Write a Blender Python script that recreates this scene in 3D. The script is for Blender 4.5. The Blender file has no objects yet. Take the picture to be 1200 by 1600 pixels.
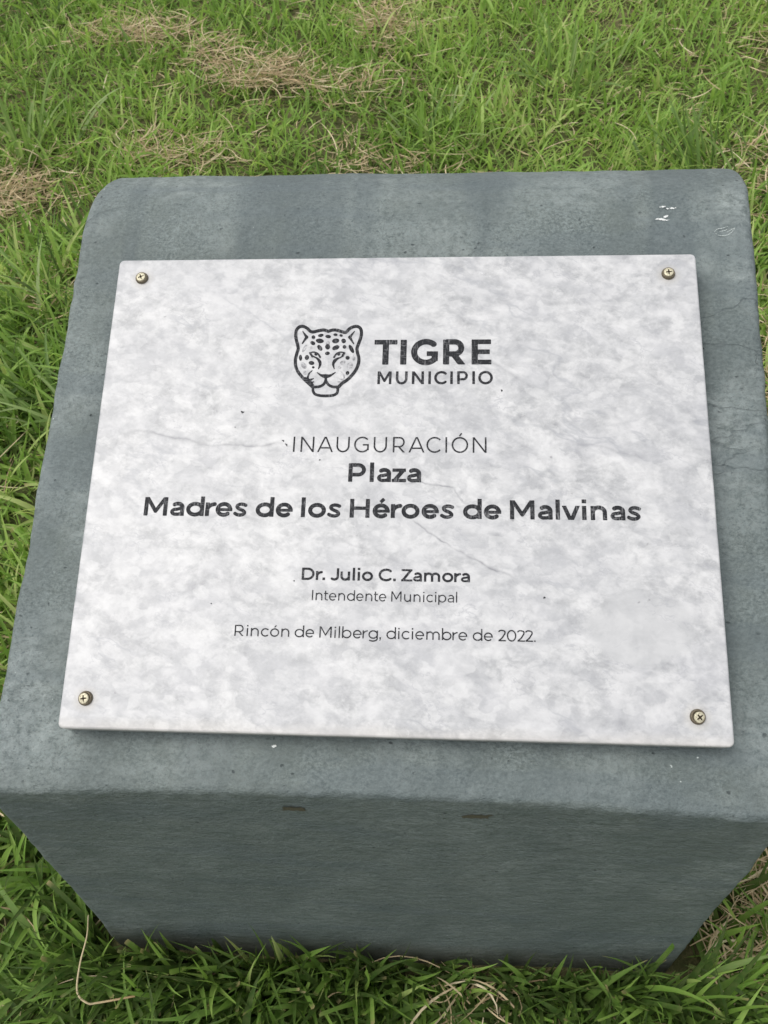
import bpy, bmesh, math, random
import numpy as np
from mathutils import Vector, Matrix, noise
from mathutils.bvhtree import BVHTree

S = bpy.context.scene
COL = S.collection

# ------------------------------------------------------------------ camera
cam_d = bpy.data.cameras.new("camera")
cam = bpy.data.objects.new("camera", cam_d)
COL.objects.link(cam)
right = Vector((0.9961530340, 0.0780562275, -0.0398291113))
down = Vector((0.0332388164, -0.7571096291, -0.6524417143))
fwd = Vector((-0.0810821426, 0.6486079207, -0.7567915508))
M3 = Matrix((right, -down, -fwd)).transposed()
cam.matrix_world = Matrix.Translation((0.0255906165, -0.2712509382, 1.0777310330)) @ M3.to_4x4()
cam_d.sensor_fit = 'HORIZONTAL'
cam_d.sensor_width = 36.0
cam_d.lens = 1410.6 / 1200 * 36
cam_d.clip_start = 0.02
cam_d.clip_end = 2000
cam_d.dof.use_dof = True
cam_d.dof.focus_distance = 0.80
cam_d.dof.aperture_fstop = 27
S.camera = cam

# ------------------------------------------------------------------ light
SUN_EL, SUN_AZ = math.radians(64), math.radians(-108)      # azimuth measured from +Y (behind the stone) towards +X
world = bpy.data.worlds.new("World")
S.world = world
world.use_nodes = True
wn = world.node_tree.nodes
bg = wn["Background"]
sky = wn.new("ShaderNodeTexSky")
sky.sky_type = 'NISHITA'
sky.sun_disc = False
sky.sun_elevation = SUN_EL
sky.sun_rotation = SUN_AZ
sky.air_density = 1.0
sky.dust_density = 3.0
hs = wn.new("ShaderNodeHueSaturation")                     # thin cloud cover: the sky is paler than a clear one
hs.inputs['Saturation'].default_value = 0.2
world.node_tree.links.new(sky.outputs[0], hs.inputs['Color'])
cloud = wn.new("ShaderNodeMix")                             # an even veil of cloud over most of the sky
cloud.data_type = 'RGBA'
cloud.inputs[0].default_value = 0.45
cloud.inputs[7].default_value = (3.7, 3.8, 3.9, 1)
world.node_tree.links.new(hs.outputs[0], cloud.inputs[6])
world.node_tree.links.new(cloud.outputs[2], bg.inputs['Color'])
bg.inputs['Strength'].default_value = 0.15
sun_d = bpy.data.lights.new("sun", 'SUN')
sun_d.energy = 1.25
sun_d.angle = math.radians(40)
sun_d.color = (1.0, 0.95, 0.88)
sun = bpy.data.objects.new("sun", sun_d)
COL.objects.link(sun)
to_sun = Vector((math.sin(SUN_AZ) * math.cos(SUN_EL), math.cos(SUN_AZ) * math.cos(SUN_EL), math.sin(SUN_EL)))
sun.rotation_euler = to_sun.to_track_quat('Z', 'Y').to_euler()
sun.location = (0, 0, 6)

S.view_settings.view_transform = 'Standard'
S.view_settings.look = 'None'
S.view_settings.exposure = 0.62
S.view_settings.gamma = 1.0
S.cycles.max_bounces = 6
S.cycles.diffuse_bounces = 3
S.cycles.glossy_bounces = 2
S.cycles.transmission_bounces = 3
S.cycles.caustics_reflective = False
S.cycles.caustics_refractive = False

# ------------------------------------------------------------------ helpers
def tag(o, label=None, cat=None, group=None, kind=None):
    if label: o['label'] = label
    if cat: o['category'] = cat
    if group: o['group'] = group
    if kind: o['kind'] = kind
    return o

def link(name, me, mat=None, parent=None, mw=None):
    o = bpy.data.objects.new(name, me)
    COL.objects.link(o)
    if mat: me.materials.append(mat)
    if parent: o.parent = parent
    if mw is not None: o.matrix_local = mw
    return o

def mesh_np(name, V, F, smooth=True):
    """V (n,3) array, F (m,4) or (m,3) int array"""
    me = bpy.data.meshes.new(name)
    V = np.asarray(V, np.float32); F = np.asarray(F, np.int32)
    k = F.shape[1]
    me.vertices.add(len(V)); me.vertices.foreach_set("co", V.ravel())
    me.loops.add(F.size); me.loops.foreach_set("vertex_index", F.ravel())
    me.polygons.add(len(F))
    me.polygons.foreach_set("loop_start", np.arange(0, F.size, k, dtype=np.int32))
    me.polygons.foreach_set("use_smooth", np.full(len(F), smooth))
    me.update(calc_edges=True)
    return me

class N:
    """tiny node-tree builder"""
    def __init__(self, name):
        self.m = bpy.data.materials.new(name); self.m.use_nodes = True
        self.t = self.m.node_tree; self.b = self.t.nodes["Principled BSDF"]; self.out = self.t.nodes["Material Output"]
    def n(self, kind, **kw):
        x = self.t.nodes.new("ShaderNode" + kind)
        for k, v in kw.items():
            if k.startswith("i_"):
                key = k[2:]
                self.set(x, int(key) if key.isdigit() else key.replace("_", " "), v)
            else: setattr(x, k, v)
        return x
    def set(self, x, key, v):
        s = x.inputs[key]
        if hasattr(v, "outputs"): v = v.outputs[0]
        if isinstance(v, bpy.types.NodeSocket): self.t.links.new(v, s)
        else: s.default_value = v
    def math(self, op, a, b=None, c=None, clamp=False):
        x = self.n("Math", operation=op, use_clamp=clamp); self.set(x, 0, a)
        if b is not None: self.set(x, 1, b)
        if c is not None: self.set(x, 2, c)
        return x.outputs[0]
    def mix(self, f, a, b, mode='MIX'):
        x = self.n("Mix", data_type='RGBA', blend_type=mode)
        self.set(x, 0, f); self.set(x, 6, a); self.set(x, 7, b)
        return x.outputs[2]
    def ramp(self, f, stops):
        x = self.n("ValToRGB"); e = x.color_ramp.elements
        while len(e) < len(stops): e.new(0.5)
        for el, (p, c) in zip(e, stops):
            el.position = p
            el.color = (c, c, c, 1) if not hasattr(c, "__len__") else (*c, 1)
        self.set(x, 0, f); return x.outputs[0]
    def obj(self): return self.n("TexCoord").outputs['Object']
    def mapping(self, v, scale=(1, 1, 1), loc=(0, 0, 0), rot=(0, 0, 0)):
        x = self.n("Mapping"); self.set(x, 'Vector', v)
        x.inputs['Scale'].default_value = scale; x.inputs['Location'].default_value = loc; x.inputs['Rotation'].default_value = rot
        return x.outputs[0]
    def noise(self, v, scale, detail=4, rough=0.5, dist=0, out=0, lac=2.0):
        x = self.n("TexNoise"); self.set(x, 'Vector', v); x.inputs['Scale'].default_value = scale
        x.inputs['Detail'].default_value = detail; x.inputs['Roughness'].default_value = rough
        x.inputs['Distortion'].default_value = dist; x.inputs['Lacunarity'].default_value = lac
        return x.outputs[out]
    def voro(self, v, scale, feature='F1', out=0, rnd=1.0):
        x = self.n("TexVoronoi", feature=feature); self.set(x, 'Vector', v); x.inputs['Scale'].default_value = scale
        x.inputs['Randomness'].default_value = rnd
        return x.outputs[out]
    def warp(self, v, scale, amt, detail=3):
        nz = self.noise(v, scale, detail, out=1)
        a = self.n("VectorMath", operation='SUBTRACT'); self.set(a, 0, nz); a.inputs[1].default_value = (.5, .5, .5)
        b = self.n("VectorMath", operation='MULTIPLY_ADD'); self.set(b, 0, a); b.inputs[1].default_value = (amt,) * 3; self.set(b, 2, v)
        return b.outputs[0]
    def bump(self, h, strength, dist, prev=None):
        x = self.n("Bump"); self.set(x, 'Height', h); x.inputs['Strength'].default_value = strength; x.inputs['Distance'].default_value = dist
        if prev is not None: self.set(x, 'Normal', prev)
        return x.outputs[0]
    def attr(self, name, out='Fac'):
        return self.n("Attribute", attribute_name=name).outputs[out]

def plain(name, col, rough=0.6, metal=0.0, nz=0.15, scale=400):
    m = N(name); v = m.obj()
    f = m.noise(v, scale, 4)
    c = m.mix(f, tuple(x * (1 - nz) for x in col) + (1,), tuple(min(1, x * (1 + nz)) for x in col) + (1,))
    m.set(m.b, 'Base Color', c); m.b.inputs['Roughness'].default_value = rough; m.b.inputs['Metallic'].default_value = metal
    return m.m

# ------------------------------------------------------------------ materials
def mat_block():
    m = N("painted_render"); v = m.obj()
    st = m.mapping(v, (1, 1.6, 1.8))                      # trowel and brush marks run along the width
    w = m.warp(st, 9, 0.03)
    big = m.noise(w, 6.5, 4, .62)
    mid = m.noise(w, 26, 5, .68)
    fine = m.noise(m.mapping(v, (1, 1.5, 1.7)), 240, 3, .65)
    base = m.mix(m.ramp(big, [(.32, 0.0), (.68, 1.0)]), (0.086, 0.104, 0.098, 1), (0.109, 0.130, 0.122, 1))
    # pale bloom where the paint has weathered
    bl_a = m.ramp(m.noise(m.warp(v, 14, .04), 9, 4, .55), [(.42, 0.0), (.58, 1.0)])
    bl_b = m.ramp(m.noise(m.mapping(m.warp(v, 40, .02), (1, 1.25, 1.5)), 95, 5, .78), [(.39, 0.0), (.58, 1.0)])
    sep = m.n("SeparateXYZ"); m.set(sep, 0, v)
    weath = m.ramp(sep.outputs[1], [(.002, .35), (.014, 1.0)])          # the sloping top weathers, the upright face hardly
    sides = m.ramp(m.math('ABSOLUTE', m.math('ADD', sep.outputs[0], .03)), [(.20, .75), (.29, 1.45)])
    bloom = m.math('MULTIPLY', m.math('MULTIPLY', m.math('MULTIPLY', bl_a, bl_b), weath), sides)
    base = m.mix(m.math('MULTIPLY', bloom, .7), base, (0.29, 0.325, 0.315, 1))
    grain = m.noise(m.mapping(m.warp(v, 90, .006), (1, 1.3, 1.5)), 330, 3, .75)
    gm = m.ramp(m.noise(v, 17, 4, .6), [(.36, .2), (.60, 1.0)])
    base = m.mix(m.math('MULTIPLY', m.ramp(grain, [(.44, 0.0), (.66, 1.0)]), m.math('MULTIPLY', gm, weath)), base, (0.19, 0.225, 0.222, 1))
    base = m.mix(m.math('MULTIPLY', m.ramp(grain, [(.30, 1.0), (.44, 0.0)]), gm), base, (0.055, 0.074, 0.08, 1))
    # rain runs down the slope
    run = m.ramp(m.noise(m.mapping(m.warp(v, 12, .02), (1, .12, .12)), 17, 3, .5), [(.47, 0.0), (.58, 1.0)])
    run = m.math('MULTIPLY', run, m.ramp(sep.outputs[1], [(.30, .45), (.42, 1.0)]))
    base = m.mix(m.math('MULTIPLY', m.math('MULTIPLY', run, weath), .5), base, (0.055, 0.072, 0.080, 1))
    # flat darker repaint bands
    band = m.ramp(m.noise(m.mapping(v, (1.2, 6, 6)), 3.2, 3, .5), [(.53, 0.0), (.60, 1.0)])
    base = m.mix(m.math('MULTIPLY', band, .38), base, (0.084, 0.106, 0.116, 1))
    base = m.mix(m.math('MULTIPLY', m.ramp(mid, [(.35, 1.0), (.6, 0.0)]), .28), base, (0.075, 0.099, 0.103, 1))
    base = m.mix(m.math('MULTIPLY', m.ramp(fine, [(.35, 0.0), (.75, 1.0)]), .22), base, (0.24, 0.29, 0.29, 1))
    # small dark pits
    pw = m.warp(v, 60, .01)
    pit = m.ramp(m.voro(m.mapping(pw, (1, 1.4, 1.6)), 95), [(.08, 1.0), (.17, 0.0)])
    pmask = m.ramp(m.noise(v, 38, 3, .6), [(.53, 0.0), (.62, 1.0)])
    pit = m.math('MULTIPLY', pit, pmask)
    base = m.mix(m.math('MULTIPLY', pit, .75), base, (0.035, 0.045, 0.048, 1))
    # hairline cracks
    cz = m.noise(m.mapping(v, (1.5, 3.4, 3.0), (.3, .1, 0)), 2.3, 5, .5)
    cr = m.math('ABSOLUTE', m.math('SUBTRACT', cz, .5))
    cr = m.ramp(cr, [(.0, 1.0), (.0013, 0.0)])
    cm = m.ramp(m.noise(m.mapping(v, (1, 1, 1), (4, 2, 1)), 5.5, 2), [(.53, 0.0), (.58, 1.0)])
    cr = m.math('MULTIPLY', m.math('MULTIPLY', m.math('MULTIPLY', cr, cm), weath), m.ramp(m.math('ABSOLUTE', m.math('ADD', sep.outputs[0], .03)), [(.235, 0.0), (.262, 1.0)]))
    base = m.mix(m.math('MULTIPLY', cr, .34), base, (0.04, 0.05, 0.055, 1))
    # tiny pale nicks
    nk = m.ramp(m.voro(m.mapping(m.warp(v, 300, .004), (1, 1, 1.5), (.1, .9, .3)), 60), [(.035, 1.0), (.06, 0.0)])
    nm = m.ramp(m.noise(v, 21, 2), [(.60, 0.0), (.64, 1.0)])
    base = m.mix(m.math('MULTIPLY', m.math('MULTIPLY', nk, nm), .8), base, (0.55, 0.6, 0.58, 1))
    # mud splash and damp at the foot
    foot = m.ramp(m.math('ADD', sep.outputs[2], m.math('MULTIPLY', m.noise(v, 24, 5, .6), .05)), [(.055, 1.0), (.105, 0.0)])
    base = m.mix(m.math('MULTIPLY', foot, .35), base, (0.15, 0.135, 0.095, 1))
    m.set(m.b, 'Base Color', base)
    m.set(m.b, 'Roughness', m.ramp(mid, [(.3, .52), (.7, .74)]))
    m.b.inputs['Specular IOR Level'].default_value = 0.4
    h1 = m.noise(m.mapping(v, (1, 1.6, 1.9)), 75, 6, .62)
    n1 = m.bump(h1, .8, .0030)
    h2 = m.math('SUBTRACT', m.noise(m.mapping(v, (1, 1.3, 1.5)), 420, 4, .6), m.math('MULTIPLY', m.math('ADD', pit, m.math('MULTIPLY', cr, .5)), 1.4))
    n2 = m.bump(h2, .7, .0012, n1)
    m.set(m.b, 'Normal', n2)
    return m.m

def mat_marble():
    m = N("white_marble"); v = m.obj()
    d = m.mapping(v, (.95, 1.3, 1), rot=(0, 0, math.radians(34)))
    w = m.warp(d, 18, .022, 3)
    w2 = m.warp(w, 70, .0045, 3)
    blot = m.noise(w2, 46, 6, .72)
    cry = m.noise(m.warp(v, 60, .009), 110, 5, .7)
    cloud = m.noise(m.mapping(w, (1, 1.9, 1)), 9.5, 5, .62)
    col = m.ramp(blot, [(.33, (.285, .290, .300)), (.44, (.385, .389, .397)), (.53, (.475, .477, .482)), (.64, (.575, .574, .576))])
    col = m.mix(m.ramp(cry, [(.50, 0.0), (.66, .6)]), col, (.60, .60, .604, 1))
    col = m.mix(m.ramp(cry, [(.36, .55), (.46, 0.0)]), col, (.37, .374, .387, 1))
    col = m.mix(m.ramp(cloud, [(.46, .0), (.60, .42)]), col, (.37, .375, .395, 1))
    lil = m.noise(m.mapping(v, (1, 1.4, 1), (7, 3, 0)), 16, 5, .6)
    col = m.mix(m.ramp(lil, [(.52, 0.0), (.68, .10)]), col, (.50, .495, .545, 1))
    # rounded calcite clasts of several sizes in a greyer matrix
    cw = m.warp(m.warp(d, 40, .020, 4), 160, .0035, 3)
    def clast(scale, smooth):
        x = m.n("TexVoronoi", feature='SMOOTH_F1'); m.set(x, 'Vector', cw); x.inputs['Scale'].default_value = scale; x.inputs['Smoothness'].default_value = smooth
        r_ = m.n("SeparateColor"); m.set(r_, 0, x.outputs['Color']); return r_.outputs[0]
    c1, c2 = clast(48, .34), clast(108, .36)
    col = m.mix(m.ramp(c1, [(.05, .30), (.48, 0.0)]), col, (.44, .444, .458, 1))
    col = m.mix(m.ramp(c1, [(.55, 0.0), (.95, .34)]), col, (.63, .628, .63, 1))
    col = m.mix(m.ramp(c2, [(.05, .27), (.48, 0.0)]), col, (.42, .424, .44, 1))
    col = m.mix(m.ramp(c2, [(.55, 0.0), (.95, .32)]), col, (.64, .64, .64, 1))
    pale = m.ramp(m.noise(m.mapping(w2, (1, 1.5, 1)), 34, 4, .55), [(.52, 0.0), (.70, .5)])
    col = m.mix(pale, col, (.64, .637, .64, 1))
    # one larger grey inclusion near the lower right corner
    sv = m.n("VectorMath", operation='MULTIPLY_ADD'); m.set(sv, 0, m.warp(v, 30, .02)); sv.inputs[1].default_value = (22, 34, 0); sv.inputs[2].default_value = (-.188 * 22, .118 * 34, 0)
    ln = m.n("VectorMath", operation='LENGTH'); m.set(ln, 0, sv)
    col = m.mix(m.ramp(ln.outputs['Value'], [(.80, .62), (1.0, 0.0)]), col, (.46, .463, .47, 1))
    # fine dark seams between the crystals
    sz = m.noise(m.mapping(m.warp(d, 45, .02), (1, 1.7, 1)), 26, 4, .6)
    seam = m.ramp(m.math('ABSOLUTE', m.math('SUBTRACT', sz, .5)), [(.0, 1.0), (.013, 0.0)])
    seam = m.math('MULTIPLY', seam, m.ramp(m.noise(v, 24, 3), [(.46, 0.0), (.60, .55)]))
    col = m.mix(seam, col, (.34, .345, .37, 1))
    # veins
    vz = m.noise(m.mapping(m.warp(d, 30, .02), (1, 2.2, 1)), 5.0, 6, .55)
    vein = m.ramp(m.math('ABSOLUTE', m.math('SUBTRACT', vz, .5)), [(.0, 1.0), (.014, 0.0)])
    vm = m.ramp(m.noise(m.mapping(v, (1, 1, 1), (2, 5, 0)), 11, 3), [(.50, 0.0), (.62, 1.0)])
    col = m.mix(m.math('MULTIPLY', m.math('MULTIPLY', vein, vm), .5), col, (.30, .31, .335, 1))
    # a few veins that can be followed across the slab
    vw = m.warp(m.warp(v, 26, .016, 4), 110, .003, 2)
    patchy = m.ramp(m.noise(v, 70, 3), [(.3, .25), (.6, 1.0)])
    for (ax, ay), (bx, by), wd, st_ in (((-226, 43), (-146, 26), 2.6, .6), ((-150, 26), (-88, 31), 2.0, .65), ((14, -36), (46, -57), 1.8, .8), ((42, -55), (96, -80), 2.0, .75),
                                        ((8, -5), (52, -8), 1.3, .75), ((50, -8), (58, -22), 1.3, .7), ((40, 130), (112, 75), 3.2, .4), ((134, 32), (200, 17), 2.2, .25), ((-60, -45), (16, -71), 2.6, .28)):
        L = math.hypot(bx - ax, by - ay); an = math.atan2(by - ay, bx - ax)
        q = m.n("Mapping", vector_type='TEXTURE'); m.set(q, 0, vw); q.inputs['Location'].default_value = (ax * .001, ay * .001, 0); q.inputs['Rotation'].default_value = (0, 0, an)
        sq = m.n("SeparateXYZ"); m.set(sq, 0, q)
        across = m.math('SUBTRACT', 1, m.math('DIVIDE', m.math('ABSOLUTE', sq.outputs[1]), wd * .001), clamp=True)
        u_ = m.math('DIVIDE', sq.outputs[0], L * .001)
        along_ = m.math('MULTIPLY', m.math('MULTIPLY', u_, m.math('SUBTRACT', 1, u_)), 6, clamp=True)
        f_ = m.math('MULTIPLY', m.math('MULTIPLY', m.math('POWER', across, 1.6), along_), m.math('MULTIPLY', patchy, st_))
        col = m.mix(f_, col, (.17, .173, .19, 1))
    # dark flecks
    sp = m.ramp(m.voro(m.mapping(m.warp(v, 200, .006), (1, 1.3, 1)), 46), [(.035, 1.0), (.075, 0.0)])
    sm = m.ramp(m.noise(v, 13, 3), [(.56, 0.0), (.60, 1.0)])
    col = m.mix(m.math('MULTIPLY', m.math('MULTIPLY', sp, sm), .45), col, (.13, .13, .14, 1))
    # faint soiling along the lower edge
    sep = m.n("SeparateXYZ"); m.set(sep, 0, v)
    col = m.mix(1.0, col, (.925, .925, .93, 1), 'MULTIPLY')
    so = m.ramp(m.math('MULTIPLY_ADD', sep.outputs[1], -1, m.math('MULTIPLY', m.noise(v, 34, 5, .6), .012)), [(.199, 0.0), (.2085, .28)])
    col = m.mix(so, col, (.50, .46, .395, 1))
    # thin grime where the screws sit
    for sx_, sy_ in ((-.2275, .1837), (.226, .1832), (-.2306, -.1799), (.225, -.1819)):
        dv = m.n("VectorMath", operation='DISTANCE'); m.set(dv, 0, m.warp(v, 160, .003)); dv.inputs[1].default_value = (sx_, sy_ - .0008, 0)
        col = m.mix(m.ramp(dv.outputs['Value'], [(.0052, .5), (.0098, 0.0)]), col, (.40, .375, .32, 1))
    m.set(m.b, 'Base Color', col)
    m.set(m.b, 'Roughness', m.ramp(blot, [(.3, .30), (.7, .40)]))
    m.b.inputs['Specular IOR Level'].default_value = 0.35
    m.b.inputs['Subsurface Weight'].default_value = 0.0
    m.set(m.b, 'Normal', m.bump(m.noise(v, 160, 4), .08, .0006))
    return m.m

def mat_paint():
    m = N("worn_black_enamel"); v = m.obj()
    a = m.noise(m.mapping(v, (1, .16, 1)), 900, 3, .6)      # graver lines up and down
    b = m.noise(m.mapping(v, (.16, 1, 1)), 900, 3, .6)      # and across
    patch = m.noise(v, 55, 3, .5)
    wear = m.math('MULTIPLY', m.math('MAXIMUM', m.ramp(a, [(.54, 0.0), (.72, 1.0)]), m.ramp(b, [(.56, 0.0), (.74, 1.0)])),
                  m.ramp(patch, [(.36, .3), (.6, 1.0)]))
    col = m.mix(m.math('MULTIPLY', wear, .75), (.018, .019, .022, 1), (.27, .27, .28, 1))
    chip = m.ramp(m.noise(v, 420, 5, .7), [(.70, 0.0), (.76, .7)])
    col = m.mix(m.math('MULTIPLY', chip, m.ramp(patch, [(.40, 0.0), (.6, 1.0)])), col, (.48, .48, .49, 1))
    m.set(m.b, 'Base Color', col); m.b.inputs['Roughness'].default_value = .6; m.b.inputs['Specular IOR Level'].default_value = .12
    return m.m

def mat_faded():
    m = N("faded_grey_enamel"); v = m.obj()
    f = m.noise(v, 300, 5, .7)
    m.set(m.b, 'Base Color', m.mix(m.ramp(f, [(.4, 0.0), (.62, 1.0)]), (.17, .17, .18, 1), (.46, .46, .475, 1)))
    m.b.inputs['Roughness'].default_value = .55
    return m.m

def mat_metal(name, col, rough, metal=1.0, tarnish=(.08, .065, .045)):
    m = N(name); v = m.obj()
    f = m.noise(v, 900, 5, .6)
    m.set(m.b, 'Base Color', m.mix(m.ramp(f, [(.45, 0.0), (.75, .7)]), (*col, 1), (*tarnish, 1)))
    m.b.inputs['Metallic'].default_value = metal
    m.set(m.b, 'Roughness', m.ramp(f, [(.3, rough), (.7, rough + .2)]))
    return m.m

def leaf_shader(name, ramp_stops, base_col, tip_col, transl, tip0=.93, spec=.25, rough=.55):
    """blades: attribute 'tint' = one random number per blade, 'along' = 0 at the root, 1 at the tip"""
    m = N(name)
    tint = m.attr("tint"); al = m.attr("along"); dry = m.attr("dry")
    v = m.obj()
    col = m.ramp(tint, ramp_stops)
    mott = m.noise(v, 130, 3)
    col = m.mix(m.ramp(mott, [(.3, 0.0), (.7, .30)]), col, m.mix(.5, col, (*tip_col, 1)))
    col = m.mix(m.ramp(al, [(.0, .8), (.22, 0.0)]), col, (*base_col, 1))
    tipf = m.math('MULTIPLY', m.ramp(al, [(tip0, 0.0), (1.0, 1.0)]), m.ramp(dry, [(.35, 0.0), (.6, 1.0)]))
    col = m.mix(tipf, col, (*tip_col, 1))
    m.set(m.b, 'Base Color', col)
    m.b.inputs['Roughness'].default_value = rough
    m.b.inputs['Specular IOR Level'].default_value = spec
    tr = m.n("BsdfTranslucent")
    tc = m.mix(.35, col, m.mix(1.0, col, (1.5, 1.45, .7, 1), 'MULTIPLY'))
    m.set(tr, 'Color', tc)
    mx = m.n("MixShader"); mx.inputs[0].default_value = transl
    m.t.links.new(m.b.outputs[0], mx.inputs[1]); m.t.links.new(tr.outputs[0], mx.inputs[2])
    m.t.links.new(mx.outputs[0], m.out.inputs['Surface'])
    return m.m

def mat_ground():
    m = N("thatch_soil"); v = m.obj()
    a = m.noise(m.warp(v, 30, .03), 22, 8, .65)
    b = m.noise(m.mapping(m.warp(v, 20, .08), (1, .25, 1)), 160, 4, .6)
    col = m.ramp(a, [(.3, (.045, .048, .020)), (.5, (.085, .085, .038)), (.68, (.17, .14, .08))])
    col = m.mix(m.ramp(b, [(.5, 0.0), (.72, .5)]), col, (.28, .22, .125, 1))
    big = m.noise(v, .9, 4)
    col = m.mix(m.ramp(big, [(.35, .0), (.7, .45)]), col, (.05, .085, .02, 1))
    m.set(m.b, 'Base Color', col); m.b.inputs['Roughness'].default_value = .95
    m.b.inputs['Specular IOR Level'].default_value = .1
    m.set(m.b, 'Normal', m.bump(a, .8, .02))
    return m.m

M_BLOCK, M_MARBLE, M_PAINT, M_FADED = mat_block(), mat_marble(), mat_paint(), mat_faded()
M_BRASS = mat_metal("pale_brass", (.60, .56, .42), .55, .55)
M_CUP = mat_metal("antique_brass", (.20, .17, .125), .5, .8, (.06, .05, .035))
M_SLOT = plain("recess_shade", (.03, .022, .015), .9)  # dark flat cross on the screw head: recess shade put into its colour
M_SLOT.node_tree.nodes["Principled BSDF"].inputs["Specular IOR Level"].default_value = .05
M_GROUND = mat_ground()
GREENS = [(.0, (.055, .115, .024)), (.22, (.105, .205, .040)), (.5, (.225, .400, .075)), (.8, (.335, .510, .120)), (1.0, (.47, .56, .21))]
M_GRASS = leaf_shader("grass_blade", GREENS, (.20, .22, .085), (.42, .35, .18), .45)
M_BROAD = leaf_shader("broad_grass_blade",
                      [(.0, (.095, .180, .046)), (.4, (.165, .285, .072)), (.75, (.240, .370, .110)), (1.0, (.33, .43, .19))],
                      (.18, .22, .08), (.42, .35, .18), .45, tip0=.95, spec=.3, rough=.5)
M_STRAW = leaf_shader("dry_straw", [(.0, (.30, .215, .125)), (.35, (.46, .355, .215)), (.7, (.60, .49, .32)), (1.0, (.70, .61, .43))],
                      (.36, .27, .15), (.5, .4, .24), .2, spec=.2, rough=.65)

# ------------------------------------------------------------------ ground
def ssmooth(x, a, b):
    t = np.clip((x - a) / (b - a), 0, 1); return t * t * (3 - 2 * t)

def ground_flat(x, y):
    """the lawn rises gently behind the stone and levels out again"""
    return 0.085 * (np.sqrt((np.clip(y, -50, 6) - .55) ** 2 + .09) + np.clip(y, -50, 6) - .55) * .5

def gz(x, y):
    x = np.asarray(x, float); y = np.asarray(y, float)
    lump = (.010 * np.sin(5.1 * x + 1.3 * np.sin(3.3 * y)) * np.sin(4.3 * y + 1.0 + np.sin(2.7 * x)) +
            .005 * np.sin(13.7 * x + 2.0 * np.sin(9.1 * y)) * np.sin(11.9 * y + .4))
    far = np.clip(1 - (np.hypot(x, y) - 6) / 6, 0, 1)
    return ground_flat(x, y) + lump * far

def axis_samples(lo, hi):
    core = np.arange(lo, hi, .03)
    out = [hi]; d = .05
    while out[-1] < hi + 400: out.append(out[-1] + d); d *= 1.28
    neg = [lo]; d = .05
    while neg[-1] > lo - 400: neg.append(neg[-1] - d); d *= 1.28
    return np.array(neg[1:][::-1] + list(core) + out)

gx, gy = axis_samples(-2.0, 1.6), axis_samples(-.6, 3.4)
X, Y = np.meshgrid(gx, gy)
V = np.stack([X.ravel(), Y.ravel(), gz(X, Y).ravel()], 1)
nx, ny = len(gx), len(gy)
i, j = np.meshgrid(np.arange(nx - 1), np.arange(ny - 1)); a = (j * nx + i).ravel()
ground = link("ground", mesh_np("ground", V, np.stack([a, a + 1, a + nx + 1, a + nx], 1)), M_GROUND)
tag(ground, "brown thatch and soil of the lawn under the grass", "ground", kind='structure')

# ------------------------------------------------------------------ stone block
SL = math.radians(23.6112); CS, SN = math.cos(SL), math.sin(SL)
ZF = 0.43                                                    # height of the front upper edge
XL, XR, XLB, XRB = -.3297, .2775, -.3378, .2662
V0, RB, RF = .500, .108, .008                                # where the back rounding starts, its radius, front edge radius

def block_profile():
    P = []
    for z in np.linspace(-.12, ZF - .014, 56): P.append((0, z))
    # front edge fillet between the upright face (0,1) and the slope (CS,SN)
    half = (math.pi / 2 - SL) / 2
    tl = RF * math.tan(half)
    c = (RF, ZF - tl)
    for t in np.linspace(math.pi, math.pi / 2 + SL, 9): P.append((c[0] + RF * math.cos(t), c[1] + RF * math.sin(t)))
    for u in np.linspace(tl + .004, V0, 92): P.append((u * CS, ZF + u * SN))
    cc = (V0 * CS + RB * SN, ZF + V0 * SN - RB * CS)
    for t in np.linspace(0, 1, 40)[1:]:
        an = math.pi / 2 + SL - t * (math.pi / 2 + SL)
        P.append((cc[0] + RB * math.cos(an), cc[1] + RB * math.sin(an)))
    yb = P[-1][0]
    for z in np.linspace(P[-1][1] - .01, -.12, 40): P.append((yb, z))
    return np.array(P)

PR = block_profile()
dP = np.gradient(PR, axis=0); dP /= np.linalg.norm(dP, axis=1)[:, None]
NR = np.stack([-dP[:, 1], dP[:, 0]], 1)                      # outward

def bumpy(x, y, z):
    p = Vector((x, y, z))
    return (.0013 * noise.noise(p * 9) + .0008 * noise.noise(p * 31 + Vector((3, 1, 7))) +
            .00035 * noise.noise(p * 95) + .0002 * noise.noise(p * 230))

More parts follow.
